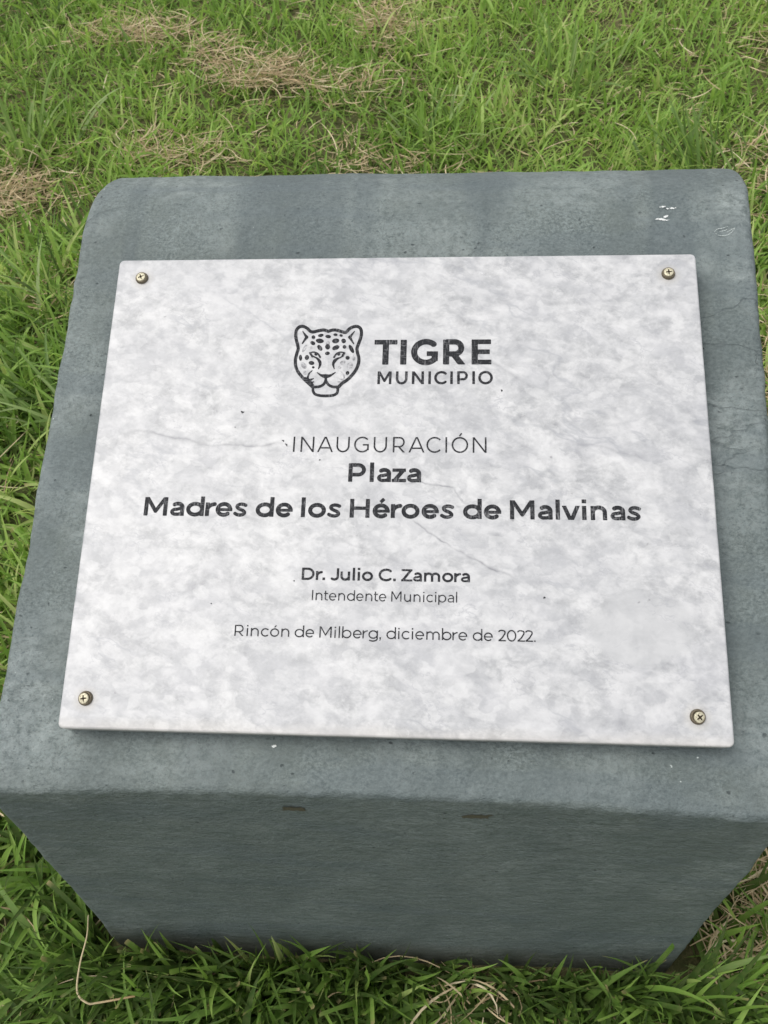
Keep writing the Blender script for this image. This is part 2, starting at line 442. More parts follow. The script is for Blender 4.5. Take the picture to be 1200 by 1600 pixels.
def make_block():
    r = .007
    xs = []                                                   # (side, inset, t along width)
    for a in np.linspace(0, math.pi / 2, 6): xs.append(('L', r * (1 - math.sin(a)), r * (1 - math.cos(a))))
    for t in np.linspace(0, 1, 190)[1:-1]: xs.append(('M', 0, t))
    for a in np.linspace(math.pi / 2, 0, 6): xs.append(('R', r * (1 - math.sin(a)), r * (1 - math.cos(a))))
    n = len(PR); V = []
    for side, inset, t in xs:
        for k in range(n):
            y, z = PR[k] - NR[k] * inset
            f = min(1, max(0, (ZF + .2 - z) / (ZF + .2)))
            xl = XL + (XLB - XL) * f; xr = XR + (XRB - XR) * f
            # worn upper back corners
            yy = max(0, (y - .46) / .10)
            wl = .012 * min(1, yy) ** 3 * (.6 + .4 * math.sin(z * 90)); wr = .004 * min(1, yy) ** 3
            xl += wl + .0022 * noise.noise(Vector((1, y * 14, z * 14))) + .0010 * noise.noise(Vector((5, y * 70, z * 70)))
            xr -= wr + .0022 * noise.noise(Vector((9, y * 14, z * 14))) + .0010 * noise.noise(Vector((13, y * 70, z * 70)))
            if side == 'L': x = xl + t
            elif side == 'R': x = xr - t
            else: x = xl + r + (xr - xl - 2 * r) * t
            u = (x + .03) / .305
            sh = .0205 * x + (.0075 * (1 - u * u) - .003) * max(0, 1 - max(0, y) / .12) * max(0, min(1, (z - .25) / .18))
            yy, zz = y + CS * sh, z + SN * sh
            d = bumpy(x, yy, zz)
            edge = max(0, 1 - abs(y - .004) / .016) * max(0, 1 - abs(z - ZF) / .02)   # the front arris is ragged
            d += edge * (.0018 * noise.noise(Vector((x * 60, 2, 8))) + .0010 * noise.noise(Vector((x * 190, yy * 190, zz * 190))))
            V.append((x, yy + NR[k][0] * d, zz + NR[k][1] * d))
    F = []
    m = len(xs)
    ii, kk = np.meshgrid(np.arange(m - 1), np.arange(n - 1)); q = (ii * n + kk).ravel()
    F = np.stack([q, q + n, q + n + 1, q + 1], 1)
    me = mesh_np("stone_block", V, F)
    bm = bmesh.new(); bm.from_mesh(me); bm.verts.ensure_lookup_table()
    bm.faces.new([bm.verts[k] for k in range(n)])
    bm.faces.new([bm.verts[(m - 1) * n + k] for k in range(n - 1, -1, -1)])
    bm.faces.new([bm.verts[k * n] for k in range(m)][::-1])
    bm.faces.new([bm.verts[k * n + n - 1] for k in range(m)])
    bmesh.ops.recalc_face_normals(bm, faces=bm.faces)
    for f in bm.faces: f.smooth = len(f.verts) == 4
    bm.to_mesh(me); bm.free()
    return me

block = link("plinth", make_block(), M_BLOCK)
tag(block, "slate blue painted masonry plinth with sloping top and rounded back standing in the grass", "plinth")
BVH = BVHTree.FromPolygons([v.co.copy() for v in block.data.vertices], [tuple(p.vertices) for p in block.data.polygons])

# ------------------------------------------------------------------ filled outlines (marching squares)
def fill_mesh(fn, x0, x1, y0, y1, h):
    """mesh of the region fn(x,y) > 0 sampled on a grid of step h; returns V (n,2), list of polygons"""
    xs = np.arange(x0, x1 + h, h); ys = np.arange(y0, y1 + h, h)
    X, Y = np.meshgrid(xs, ys); Fv = fn(X, Y)
    ny, nx = Fv.shape
    ins = Fv > 0
    V = []; idx = {}; polys = []
    def vid(key, p):
        k = idx.get(key)
        if k is None: k = idx[key] = len(V); V.append(p)
        return k
    def corner(i, j): return vid(('c', i, j), (xs[i], ys[j]))
    def cross(i, j, i2, j2):
        if (i2, j2) < (i, j): i, j, i2, j2 = i2, j2, i, j
        a, b = Fv[j, i], Fv[j2, i2]; t = a / (a - b)
        return vid(('e', i, j, i2, j2), (xs[i] + (xs[i2] - xs[i]) * t, ys[j] + (ys[j2] - ys[j]) * t))
    cnt = ins[:-1, :-1].astype(int) + ins[1:, :-1] + ins[:-1, 1:] + ins[1:, 1:]
    for j in range(ny - 1):
        row = cnt[j]; i = 0
        if not row.any(): continue
        for i in np.nonzero(row)[0]:
            if row[i] == 4:
                if i and row[i - 1] == 4: continue
                e = i
                while e + 1 < nx - 1 and row[e + 1] == 4: e += 1
                polys.append((corner(i, j), corner(e + 1, j), corner(e + 1, j + 1), corner(i, j + 1)))
                continue
            ring = [(i, j), (i + 1, j), (i + 1, j + 1), (i, j + 1)]; poly = []
            for k in range(4):
                a, b = ring[k], ring[(k + 1) % 4]
                ia, ib = ins[a[1], a[0]], ins[b[1], b[0]]
                if ia: poly.append(corner(*a))
                if ia != ib: poly.append(cross(*a, *b))
            if len(poly) >= 3: polys.append(tuple(poly))
    return np.array(V), polys

def stroke_f(X, Y, pts, wid, caps=True, clip=None):
    """half-width minus distance to a polyline; wid = full width (number or one per point)"""
    pts = np.asarray(pts, float)
    wid = np.broadcast_to(np.asarray(wid, float), (len(pts),)) / 2
    best = np.full(X.shape, -1e9)
    for k in range(len(pts) - 1):
        p, q = pts[k], pts[k + 1]; d = q - p; L = np.hypot(*d)
        if L < 1e-9: continue
        t = ((X - p[0]) * d[0] + (Y - p[1]) * d[1]) / L ** 2
        tc = np.clip(t, 0, 1)
        f = wid[k] + (wid[k + 1] - wid[k]) * tc - np.hypot(X - p[0] - tc * d[0], Y - p[1] - tc * d[1])
        if caps:
            if k == 0: f = np.minimum(f, np.where(t < .5, t * L, 9))
            if k == len(pts) - 2: f = np.minimum(f, np.where(t > .5, (1 - t) * L, 9))
        best = np.maximum(best, f)
    if clip: best = np.minimum(best, np.minimum(Y - clip[0], clip[1] - Y))
    return best

def ell_f(X, Y, cx, cy, rx, ry, rot=0):
    c, s = math.cos(rot), math.sin(rot)
    u = ((X - cx) * c + (Y - cy) * s) / rx; v = (-(X - cx) * s + (Y - cy) * c) / ry
    return (1 - np.hypot(u, v)) * min(rx, ry)

def arc(cx, cy, rx, ry, a0, a1, n=36):
    t = np.radians(np.linspace(a0, a1, n)); return np.stack([cx + rx * np.cos(t), cy + ry * np.sin(t)], 1)

def spline(pts, n=10):
    P = np.asarray(pts, float); P = np.vstack([2 * P[0] - P[1], P, 2 * P[-1] - P[-2]]); out = []
    for k in range(1, len(P) - 2):
        for t in np.linspace(0, 1, n, endpoint=False):
            a, b, c, d = P[k - 1:k + 3]
            out.append(.5 * (2 * b + (c - a) * t + (2 * a - 5 * b + 4 * c - d) * t ** 2 + (3 * b - a - 3 * c + d) * t ** 3))
    out.append(P[-2]); return np.array(out)

# ------------------------------------------------------------------ geometric sans lettering
XH = .735
def glyph(ch, w):
    """strokes [(points, clip, width)] and ink width for a cap height of 1 and stem width w"""
    h = w / 2; k = (.92 if w < .15 else .84) * w                                     # horizontals a little thinner
    e = k / 2; S_ = []
    def s(p, clip=None, ww=None): S_.append((np.asarray(p, float), clip, ww or w))
    def acc(cx, y0): s([(cx - .035, y0), (cx + .115, y0 + .185)], None, w * .85)
    cap = (0, 1)
    if ch == 'T': W = .80 + .1 * w; s([(0, 1 - e), (W, 1 - e)], None, k); s([(W / 2, 0), (W / 2, 1)])
    elif ch == 'I': W = w; s([(h, 0), (h, 1)])
    elif ch in 'OÓ':
        W = 1.06; s(np.vstack([arc(W / 2, .5, W / 2 - h, .512 - e, 0, 360, 72), arc(W / 2, .5, W / 2 - h, .512 - e, 0, 8, 3)]))
        if ch == 'Ó': acc(W / 2, 1.07)
    elif ch == 'C': W = .93; s(arc(.53, .5, .53 - h, .512 - e, 43, 317, 60))
    elif ch == 'G':
        W = .98; s(arc(.53, .5, .53 - h, .512 - e, 45, 318, 60))
        s([(W - h - .02, .14), (W - h - .02, .53)]); s([(.56, .53 - e), (W - .02, .53 - e)], None, k)
    elif ch in 'RP':
        W = .80 if ch == 'R' else .78
        yb = .33 if ch == 'R' else .30
        s([(h, 0), (h, 1)]); r = (1 - e - yb - e) / 2; xr = W - (.04 if ch == 'R' else 0) - h
        s(np.vstack([[(h, 1 - e)], arc(xr - r * .95, 1 - e - r, r * .95, r, 90, -90, 30), [(h, 1 - e - 2 * r)]]), None, w * .96)
        if ch == 'R': s([(W * .46, yb + e), (W - h * 1.2 + .05, -.07)], cap)
    elif ch == 'E': W = .70; s([(h, 0), (h, 1)]); [s([(h, y), (W * q, y)], None, k) for y, q in ((1 - e, .985), (.505, .92), (e, 1))]
    elif ch == 'M': W = 1.03; s([(h, 0), (h, 1)]); s([(W - h, 0), (W - h, 1)]); s([(h * .8, 1.06), (W / 2, .24), (W - h * .8, 1.06)], (.0, 1), w * .92)
    elif ch == 'U': W = .86; s(np.vstack([[(h, 1)], arc(W / 2, .42, W / 2 - h, .43 - e, 180, 360, 36), [(W - h, 1)]]))
    elif ch == 'N': W = .88; s([(h, 0), (h, 1)]); s([(W - h, 0), (W - h, 1)]); s([(h * .8 - .03, 1.05), (W - h * .8 + .03, -.05)], cap, w * .95)
    elif ch == 'A':
        W = 1.03; s([(h * .95 - .03, -.07), (W / 2, 1.0 + .35 * w)], cap, w * .95); s([(W - h * .95 + .03, -.07), (W / 2, 1.0 + .35 * w)], cap, w * .95)
        s([(W * .2, .275), (W * .8, .275)], None, k)
    elif ch == 'J': W = .60; s(np.vstack([[(W - h, 1)], arc(.27, .29, W - h - .27, .30 - e, 0, -140, 30)]))
    elif ch == 'Z':
        W = .76; s([(.02, 1 - e), (W - .01, 1 - e)], None, k); s([(0, e), (W, e)], None, k); s([(W - h * 1.3 + .03, 1 - e + .02), (h * 1.3 - .03, e - .02)], (.01, .99), w)
    elif ch == 'D':
        W = .90; s([(h, 0), (h, 1)]); s(np.vstack([[(h, 1 - e)], arc(.40, .5, W - .40 - h, .5 - e, 90, -90, 40), [(h, e)]]), None, w * .97)
    elif ch == 'H': W = .86; s([(h, 0), (h, 1)]); s([(W - h, 0), (W - h, 1)]); s([(h, .505), (W - h, .505)], None, k)
    elif ch in 'oó':
        W = .78; s(np.vstack([arc(W / 2, XH / 2, W / 2 - h, XH / 2 + .012 - e, 0, 368, 60)]))
        if ch == 'ó': acc(W / 2, XH + .09)
    elif ch in 'eé':
        W = .74; s(arc(W / 2, XH / 2, W / 2 - h, XH / 2 + .012 - e, 0, 316, 54)); s([(h, XH / 2 - .01), (W - .012, XH / 2 - .01)], None, k * .9)
        if ch == 'é': acc(W / 2, XH + .09)
    elif ch == 'c': W = .67; s(arc(.385, XH / 2, .385 - h, XH / 2 + .012 - e, 46, 314, 48))
    elif ch == 'a':
        W = .64; s(np.vstack([[(W - h, 0)], arc(W / 2 + .01, XH - .27, W / 2 - h - .01, .28 - e, 0, 138, 26)]))
        s(np.vstack([[(W - h, .43)], arc(.26, .215 + .005, .26 - h, .215 - e + .005, 80, 280, 30), [(.36, e), (W - h, .13)]]), None, w * .86)
    elif ch in 'dbpgq':
        W = .80
        s(arc(W / 2, XH / 2, W / 2 - h, XH / 2 + .012 - e, 0, 368, 60))
        if ch == 'd': s([(W - h, 0), (W - h, 1.055)])
        if ch == 'b': s([(h, 0), (h, 1.055)])
        if ch == 'p': s([(h, -.25), (h, XH)])
        if ch == 'g': s(np.vstack([[(W - h, XH)], arc(W / 2 - .02, .0, W / 2 - h + .02, .265 - e, 0, -140, 30)]))
    elif ch == 'l': W = w; s([(h, 0), (h, 1.055)])
    elif ch == 'z': W = .60; s([(.02, XH - e), (W - .01, XH - e)], None, k); s([(0, e), (W, e)], None, k); s([(W - h * 1.3 + .03, XH - e + .02), (h * 1.3 - .03, e - .02)], (.01, XH - .01), w)
    elif ch == 'r': W = .43; s([(h, 0), (h, XH)]); s(arc(W + .03, .34, W + .03 - h, XH + .005 - e - .34, 172, 94, 16))
    elif ch == 's':
        W = .59; s(spline([(W - .075, XH - e - .055), (W * .66, XH - e + .002), (W * .45, XH - e + .008), (h + .055, XH - e - .05), (h + .035, XH * .685),
                           (h + .10, XH * .575), (W * .5, XH * .505), (W - h - .09, XH * .43), (W - h - .02, XH * .30), (W - h - .05, e + .045), (W * .55, e - .008), (W * .30, e + .004), (.045, e + .085)], 6), None, w * .86)
    elif ch == 'v': W = .74; s([(h * .95 - .03, XH + .07), (W / 2, -.35 * w)], (0, XH), w * .96); s([(W - h * .95 + .03, XH + .07), (W / 2, -.35 * w)], (0, XH), w * .96)
    elif ch == 'i': W = w * 1.06; s([(W / 2, 0), (W / 2, XH)]); s([(W / 2, .87), (W / 2, .87 + max(w * .95, .13))], None, max(w * 1.08, .135))
    elif ch in 'nu':
        W = .69; r = W / 2 - h; c = .40
        if ch == 'n': s([(h, 0), (h, XH)]); s(np.vstack([arc(W / 2, c, r, XH + .012 - e - c, 180, 0, 34), [(W - h, 0)]]))
        else: s([(W - h, 0), (W - h, XH)]); s(np.vstack([[(h, XH)], arc(W / 2, XH - c, r, XH - c + .012 - e, 180, 360, 34)]))
    elif ch == 'm':
        W = 1.12; r = (W - w) / 4; c = .42; s([(h, 0), (h, XH)])
        for cx in (h + r, h + 3 * r): s(np.vstack([arc(cx, c, r, XH + .012 - e - c, 180, 0, 30), [(cx + r, 0)]]))
    elif ch == 't': W = .44; s(np.vstack([[(.10 + h, .95)], arc(.10 + h + .20, .20, .20, .205 - e, 180, 285, 16)])); s([(0, XH - e), (W - .02, XH - e)], None, k)
    elif ch == '2':
        W = .64; s(spline([(.045, .845), (.16, .955 - e * .2), (.32, 1.008 - e), (W - h - .055, .90 - e * .3), (W - h - .03, .70), (W - h - .11, .55), (.30, .28), (h * .6 + .015, e + .01)], 7), (0, 1.02)); s([(.02, e), (W, e)], None, k)
    elif ch == '0': W = .78; s(arc(W / 2, .5, W / 2 - h, .512 - e, 0, 368, 60))
    elif ch == '.': W = max(w * 1.1, .13); s([(W / 2, 0), (W / 2, W)], None, W)
    elif ch == ',': W = max(w * 1.1, .14); s([(W / 2, .0), (W / 2, W)], None, W); s([(W * .68, .03), (W * .25, -.16)], None, W * .5)
    elif ch == ' ': W = .30
    return S_, W

BEAR = {c: .5 for c in 'OÓCGoóecéadgq0bps'}; BEAR.update({c: .1 for c in 'TAvtzZrJ2'}); BEAR['.'] = BEAR[','] = .6
def text_field(txt, w, width_caps, tr):
    """strokes placed so that the line's ink is width_caps wide"""
    gl = [glyph(c, w) for c in txt]
    ink = sum(g[1] for g in gl)
    kern = {('T', 'I'): .0, ('L', 'A'): -.1, ('r', '.'): -.06, ('A', 'C'): -.02}
    weights = []
    for a, b in zip(txt, txt[1:]):
        weights.append(.5 * (BEAR.get(a, 1.0) + BEAR.get(b, 1.0)) if ' ' not in (a, b) else .35)
    fixed = sum(W if c in ' .,IilI' else w for c, (st, W) in zip(txt, gl))
    sx = (width_caps - tr * sum(weights) - fixed) / (ink - fixed)         # letters widened to fill the line
    h = w / 2
    x = 0; out = []
    for k, (st, W) in enumerate(gl):
        wide = txt[k] not in ' .,IilI'
        for p, clip, ww in st:
            p = p.copy()
            if wide: p[:, 0] = h + (p[:, 0] - h) * sx
            out.append((p + np.array([x, 0]), clip, ww))
        x += (w + (W - w) * sx if wide else W) + (weights[k] * tr if k < len(weights) else 0)
    return out

# ------------------------------------------------------------------ marble plaque
PW, PH, PT = .500, .4054, .0172                              # slab size
TOP = .020                                                   # its face above the slope
PC = (-.0257, .2485); PYAW = .02452486
plaque = bpy.data.objects.new("memorial_plaque", None)
COL.objects.link(plaque)
plaque.empty_display_size = .05
Rs = Matrix.Rotation(SL, 4, 'X')
plaque.matrix_world = Matrix.Translation((0, 0, ZF)) @ Rs @ Matrix.Translation((PC[0], PC[1], TOP)) @ Matrix.Rotation(PYAW, 4, 'Z')
tag(plaque, "white grey marble plaque with black engraved Spanish lettering and leopard emblem screwed onto the plinth", "plaque")

def rounded_slab(w, hgt, t, rc, rb, jig):
    """slab with rounded plan corners rc and an eased upper arris rb; top face at z = 0"""
    rng = random.Random(3)
    def outline(inset):
        pts = []
        for cx, cy, a0 in ((1, 1, 0), (-1, 1, 90), (-1, -1, 180), (1, -1, 270)):
            r = max(rc - inset, .0006)
            for a in np.linspace(a0, a0 + 90, 7):
                pts.append((cx * (w / 2 - inset - r) + r * math.cos(math.radians(a)), cy * (hgt / 2 - inset - r) + r * math.sin(math.radians(a))))
            # points along the next side
            nxt = {(1, 1): (-1, 1), (-1, 1): (-1, -1), (-1, -1): (1, -1), (1, -1): (1, 1)}[(cx, cy)]
            p0 = pts[-1]
            a = math.radians(a0 + 90)
            p1 = (nxt[0] * (w / 2 - inset - r) + r * math.cos(a), nxt[1] * (hgt / 2 - inset - r) + r * math.sin(a))
            for q in np.linspace(0, 1, 42)[1:-1]: pts.append((p0[0] + (p1[0] - p0[0]) * q, p0[1] + (p1[1] - p0[1]) * q))
        return pts
    loops = [(0.0006, -t), (0, -t + .0006)]
    for a in np.linspace(0, math.pi / 2, 6): loops.append((rb * (1 - math.cos(a)), -rb + rb * math.sin(a)))
    bm = bmesh.new(); rings = []
    for li, (ins, z) in enumerate(loops):
        ring = []
        for x, y in outline(ins):
            d = jig * noise.noise(Vector((x * 40, y * 40, 0)))
            ring.append(bm.verts.new((x + (d if abs(x) > w / 2 - .01 else 0), y + (d if abs(y) > hgt / 2 - .01 else 0), z)))
        rings.append(ring)
    n = len(rings[0])
    for a, b in zip(rings, rings[1:]):
        for k in range(n): bm.faces.new((a[k], a[(k + 1) % n], b[(k + 1) % n], b[k])).smooth = True
    bm.faces.new(rings[-1]); bm.faces.new(rings[0][::-1])
    bmesh.ops.recalc_face_normals(bm, faces=bm.faces)
    me = bpy.data.meshes.new("slab"); bm.to_mesh(me); bm.free(); return me

slab = link("slab", rounded_slab(PW, PH, PT, .0045, .0019, .00015), M_MARBLE, plaque)

def flat_part(name, V2, polys, mat, parent, lift):
    me = bpy.data.meshes.new(name)
    me.from_pydata([(x, y, lift) for x, y in V2], [], polys); me.update()
    return link(name, me, mat, parent)

def letter_line(name, txt, w, x0, x1, ybase, caph, tr):
    st = text_field(txt, w, (x1 - x0) / caph, tr)
    W = (x1 - x0) / caph
    # sample each stroke only near where it lies
    def fn(X, Y):
        best = np.full(X.shape, -1.0)
        for p, clip, ww in st:
            lo = p.min(0) - ww; hi = p.max(0) + ww
            i0, i1 = np.searchsorted(X[0], [lo[0], hi[0]]); j0, j1 = np.searchsorted(Y[:, 0], [lo[1], hi[1]])
            if i1 <= i0 or j1 <= j0: continue
            sl = (slice(j0, j1), slice(i0, i1))
            best[sl] = np.maximum(best[sl], stroke_f(X[sl], Y[sl], p, ww, True, clip))
        rag = .0015 * np.sin(X * 71 + 3 * np.sin(Y * 37)) * np.sin(Y * 83 + 2 * np.sin(X * 29))
        return best + rag * min(1, w * 4)
    V2, polys = fill_mesh(fn, -.06, W + .06, -.32, 1.36, .021)
    V2 = V2 * caph + np.array([x0, ybase])
    return flat_part(name, V2, polys, M_PAINT, plaque, .00015)

mm = .001
LINES = [("TIGRE", .225, -20.0, 77.6, 99.6, 23.0, .22), ("MUNICIPIO", .185, -16.5, 78.8, 81.8, 11.6, 0.31),
         ("INAUGURACIÓN", .102, -83.6, 73.5, 21.4, 13.4, 0.36), ("Plaza", .212, -37.2, 21.4, -4.0, 15.8, 0.2),
         ("Madres de los Héroes de Malvinas", .212, -202.0, 192.8, -34.0, 15.7, 0.2),
         ("Dr. Julio C. Zamora", .195, -70.2, 60.6, -85.0, 9.7, 0.2), ("Intendente Municipal", .115, -61.3, 50.9, -101.0, 8.0, 0.25),
         ("Rincón de Milberg, diciembre de 2022.", .118, -119.8, 109.8, -129.9, 8.6, 0.25)]
for txt, w, x0, x1, yb, ch, tr in LINES:
    o = letter_line("engraved_lettering", txt, w, x0 * mm, x1 * mm, yb * mm, ch * mm, tr)
    o['label'] = 'black engraved line reading "%s"' % txt

# leopard head emblem, drawn on a 1200 unit square (y down) and laid on the stone
def emblem_parts():
    dark, faded = [], []
    def s(pts, w, lst=dark, smooth=True): lst.append(('s', spline(pts, 8) if smooth else np.asarray(pts, float), np.asarray(w) * 1.12 + 2))
    def el(cx, cy, rx, ry, rot=0, lst=dark): lst.append(('e', cx, cy, rx + 4, ry + 4, math.radians(rot)))
    # head outline with both ears
    s([(395, 930), (330, 872), (262, 806), (205, 735), (178, 665), (174, 590), (190, 515), (208, 455), (202, 400), (185, 335), (178, 262),
       (192, 205), (228, 170), (272, 166), (320, 188), (362, 228), (400, 236), (460, 222), (530, 212), (586, 228)], 34)
    s([(586, 228), (645, 212), (700, 216), (760, 234), (806, 240), (850, 196), (895, 172), (945, 166), (985, 190), (1000, 245), (990, 310),
       (966, 380), (944, 445), (950, 500), (966, 560), (964, 625), (938, 700), (890, 770), (825, 835), (760, 880), (705, 935)], 34)
    # ears inside
    s([(266, 228), (316, 304)], [8, 34], smooth=False); s([(316, 300), (262, 382)], [32, 12], smooth=False)
    s([(914, 228), (852, 306)], [8, 32], smooth=False); s([(852, 302), (902, 384)], [32, 12], smooth=False)
    # chin
    s([(395, 928), (396, 975), (420, 1012), (480, 1030), (560, 1034), (640, 1028), (690, 1004), (704, 968), (702, 930)], 28)
    # nose and mouth
    s([(446, 748), (500, 782), (552, 792), (610, 784), (674, 746)], [10, 34, 46, 34, 10] and np.interp(np.linspace(0, 1, 33), [0, .3, .5, .7, 1], [8, 30, 46, 30, 8]))
    s([(553, 790), (551, 850), (520, 898), (465, 922), (395, 926)], 28); s([(556, 850), (590, 898), (640, 922), (706, 926)], 28)
    # eyes
    s([(352, 498), (392, 540), (450, 574), (482, 620), (480, 660), (462, 702)], np.interp(np.linspace(0, 1, 41), [0, .3, .55, .8, 1], [10, 14, 34, 24, 8]))
    s([(352, 500), (410, 492), (456, 512), (484, 556)], np.interp(np.linspace(0, 1, 25), [0, .5, 1], [12, 14, 20])); s([(360, 506), (386, 546)], 22)
    el(432, 516, 17, 17)
    s([(792, 498), (750, 552), (700, 574), (660, 610), (648, 650), (660, 700)], np.interp(np.linspace(0, 1, 41), [0, .3, .55, .8, 1], [10, 14, 34, 24, 8]))
    s([(792, 500), (735, 492), (690, 512), (658, 556)], np.interp(np.linspace(0, 1, 25), [0, .5, 1], [12, 14, 20])); s([(784, 506), (764, 540)], 24)
    el(716, 516, 17, 17)
    # coat spots
    for a in [(400, 304, 19, 21, 0), (492, 280, 32, 16, -12), (585, 295, 32, 17, 5), (676, 272, 22, 13, 0), (746, 282, 17, 12, 20), (480, 350, 46, 25, 6),
              (678, 350, 42, 26, -10), (778, 350, 26, 24, 45), (392, 378, 28, 20, 25), (480, 438, 38, 22, 52), (680, 436, 44, 24, -24), (788, 426, 19, 19, 0),
              (578, 425, 27, 30, 0), (575, 507, 26, 18, -12), (238, 563, 16, 34, 0), (318, 560, 22, 27, 20), (376, 628, 32, 20, 6), (398, 682, 13, 10, 0),
              (827, 563, 22, 21, 0), (826, 752, 18, 21, 20), (874, 452, 20, 54, -28)]: el(*a)
    for a in [(374, 434, 14, 11, 0), (290, 445, 14, 52, 30), (278, 660, 26, 42, -38), (296, 750, 20, 23, -20), (580, 378, 22, 26, 0), (766, 622, 32, 20, -22),
              (854, 662, 32, 40, 30), (730, 682, 17, 13, 0), (905, 566, 15, 34, 0)]: el(*a, lst=faded)
    # whisker folds
    s([(384, 722), (345, 762), (330, 820), (360, 862), (392, 900)], [10] and np.interp(np.linspace(0, 1, 33), [0, .5, 1], [8, 22, 26]))
    s([(300, 822), (356, 850)], 34); s([(356, 838), (400, 822)], [22, 8], smooth=False); s([(362, 872), (406, 862)], [20, 8], smooth=False)
    s([(742, 734), (778, 776), (784, 826), (752, 870), (712, 906)], np.interp(np.linspace(0, 1, 33), [0, .5, 1], [8, 16, 20]), faded)
    s([(770, 838), (722, 824)], [20, 8], faded, False); s([(748, 868), (706, 862)], [20, 8], faded, False)
    return dark, faded

def emblem():
    dark, faded = emblem_parts()
    # 1200 units -> millimetres on the plaque (four corners of the square)
    A, B, Cc, D = map(np.array, ((-101.06, 148.09), (-18.41, 147.49), (-95.25, 58.81), (-15.46, 58.93)))
    def place(V):
        u, v = V[:, :1] / 1200, V[:, 1:] / 1200
        # inverse of the mild perspective over the square
        return (A * (1 - u) * (1 - v) + B * u * (1 - v) + Cc * (1 - u) * v + D * u * v) * mm
    def fn(lst):
        def f(X, Y):
            best = np.full(X.shape, -1.0)
            for it in lst:
                if it[0] == 's': p = it[1]; w = np.max(it[2]); lo = p.min(0) - w; hi = p.max(0) + w
                else: r = max(it[3], it[4]) + 2; lo = (it[1] - r, it[2] - r); hi = (it[1] + r, it[2] + r)
                i0, i1 = np.searchsorted(X[0], [lo[0], hi[0]]); j0, j1 = np.searchsorted(Y[:, 0], [lo[1], hi[1]])
                sl = (slice(j0, j1), slice(i0, i1))
                if it[0] == 's': g = stroke_f(X[sl], Y[sl], it[1], it[2], False)
                else: g = ell_f(X[sl], Y[sl], *it[1:])
                best[sl] = np.maximum(best[sl], g)
            return best
        return f
    top = bpy.data.objects.new("leopard_emblem", None)
    for nm, lst, mat, lift in (("leopard_emblem", dark, M_PAINT, .00015), ("faded_coat_spots", faded, M_FADED, .00012)):
        V2, polys = fill_mesh(fn(lst), 120, 1060, 130, 1090, 4.0)
        P = place(V2)
        polys = [p[::-1] for p in polys]
        if nm == "leopard_emblem": em = flat_part(nm, P, polys, mat, plaque, lift)
        else: flat_part(nm, P, polys, mat, em, lift)
    bpy.data.objects.remove(top)
    em['label'] = "black engraved leopard head emblem"
emblem()

# dark natural pits in the marble
def fleck(name, x, y, rx, ry, rot, seed, parent, mat, lift=.00013):
    rr = np.random.default_rng(seed); ph = rr.uniform(0, 6.28, 4)
    def f(X, Y):
        c, s_ = math.cos(rot), math.sin(rot)
        u = (X * c + Y * s_) / rx; v = (-X * s_ + Y * c) / ry
        t = np.arctan2(v, u)
        return 1 - np.hypot(u, v) + .25 * np.sin(3 * t + ph[0]) + .18 * np.sin(5 * t + ph[1]) + .3 * np.sin(u * 5 + ph[2]) * np.sin(v * 4 + ph[3])
    R_ = max(rx, ry) * 1.8
    V2, polys = fill_mesh(f, -R_, R_, -R_, R_, R_ / 22)
    return V2 + np.array([x, y]), polys
for k, (x, y, rx, ry, rot) in enumerate([(-92.2, 31.2, 1.1, .55, -.5), (-89.2, 27.6, 1.5, .6, -.9), 
                                         (-61, 14.6, .7, .5, 0), (-133, 43, .5, .4, 0), (-128, 56.5, 1.4, .8, -.4), (-76, -86, .6, .6, 0),
                                         (117, -96, .8, .7, .5), (-140, -105, .6, .5, 0), (86, 76, .7, 1.0, .4)]):
    v2, pl = fleck("pit", x * mm, y * mm, rx * mm, ry * mm, rot, k, None, None)
    flat_part("mineral_pit", v2, pl, M_PAINT, plaque, .00013)

# ------------------------------------------------------------------ screws
def lathe(prof, n=40):
    bm = bmesh.new(); rings = []
    for r, z in prof:
        rings.append([bm.verts.new((r * math.cos(2 * math.pi * k / n), r * math.sin(2 * math.pi * k / n), z)) for k in range(n)] if r > 1e-7 else [bm.verts.new((0, 0, z))])
    for a, b in zip(rings, rings[1:]):
        for k in range(n):
            if len(b) == 1: f = bm.faces.new((a[k], a[(k + 1) % n], b[0]))
            else: f = bm.faces.new((a[k], a[(k + 1) % n], b[(k + 1) % n], b[k]))
            f.smooth = True
    bmesh.ops.recalc_face_normals(bm, faces=bm.faces)
    me = bpy.data.meshes.new("lathe"); bm.to_mesh(me); bm.free(); return me

cup_me = lathe([(5.6 * mm, 0), (5.6 * mm, .7 * mm), (5.3 * mm, 1.5 * mm), (4.9 * mm, 2.3 * mm), (4.6 * mm, 2.55 * mm), (4.25 * mm, 2.45 * mm), (4.0 * mm, 1.6 * mm), (0, 1.5 * mm)])
head_me = lathe([(3.9 * mm, 1.0 * mm), (4.05 * mm, 2.3 * mm), (3.95 * mm, 2.75 * mm), (3.7 * mm, 2.95 * mm), (2.4 * mm, 3.05 * mm), (1.0 * mm, 3.10 * mm), (0, 3.11 * mm)])
def cross_fn(X, Y):
    a = np.minimum(2.5 - np.abs(X), .62 - .08 * np.abs(X) - np.abs(Y)); b = np.minimum(2.5 - np.abs(Y), .62 - .08 * np.abs(Y) - np.abs(X))
    return np.maximum(np.maximum(a, b), .85 - np.hypot(X, Y))
cv, cp = fill_mesh(cross_fn, -2.8, 2.8, -2.8, 2.8, .08)
def cross_mesh():
    me = bpy.data.meshes.new("cross_recess")
    me.from_pydata([(x * mm, y * mm, (3.22 - .012 * (x * x + y * y)) * mm) for x, y in cv], [], cp); me.update(); return me
cross_me = cross_mesh()
cup_me.materials.append(M_CUP); head_me.materials.append(M_BRASS); cross_me.materials.append(M_SLOT)
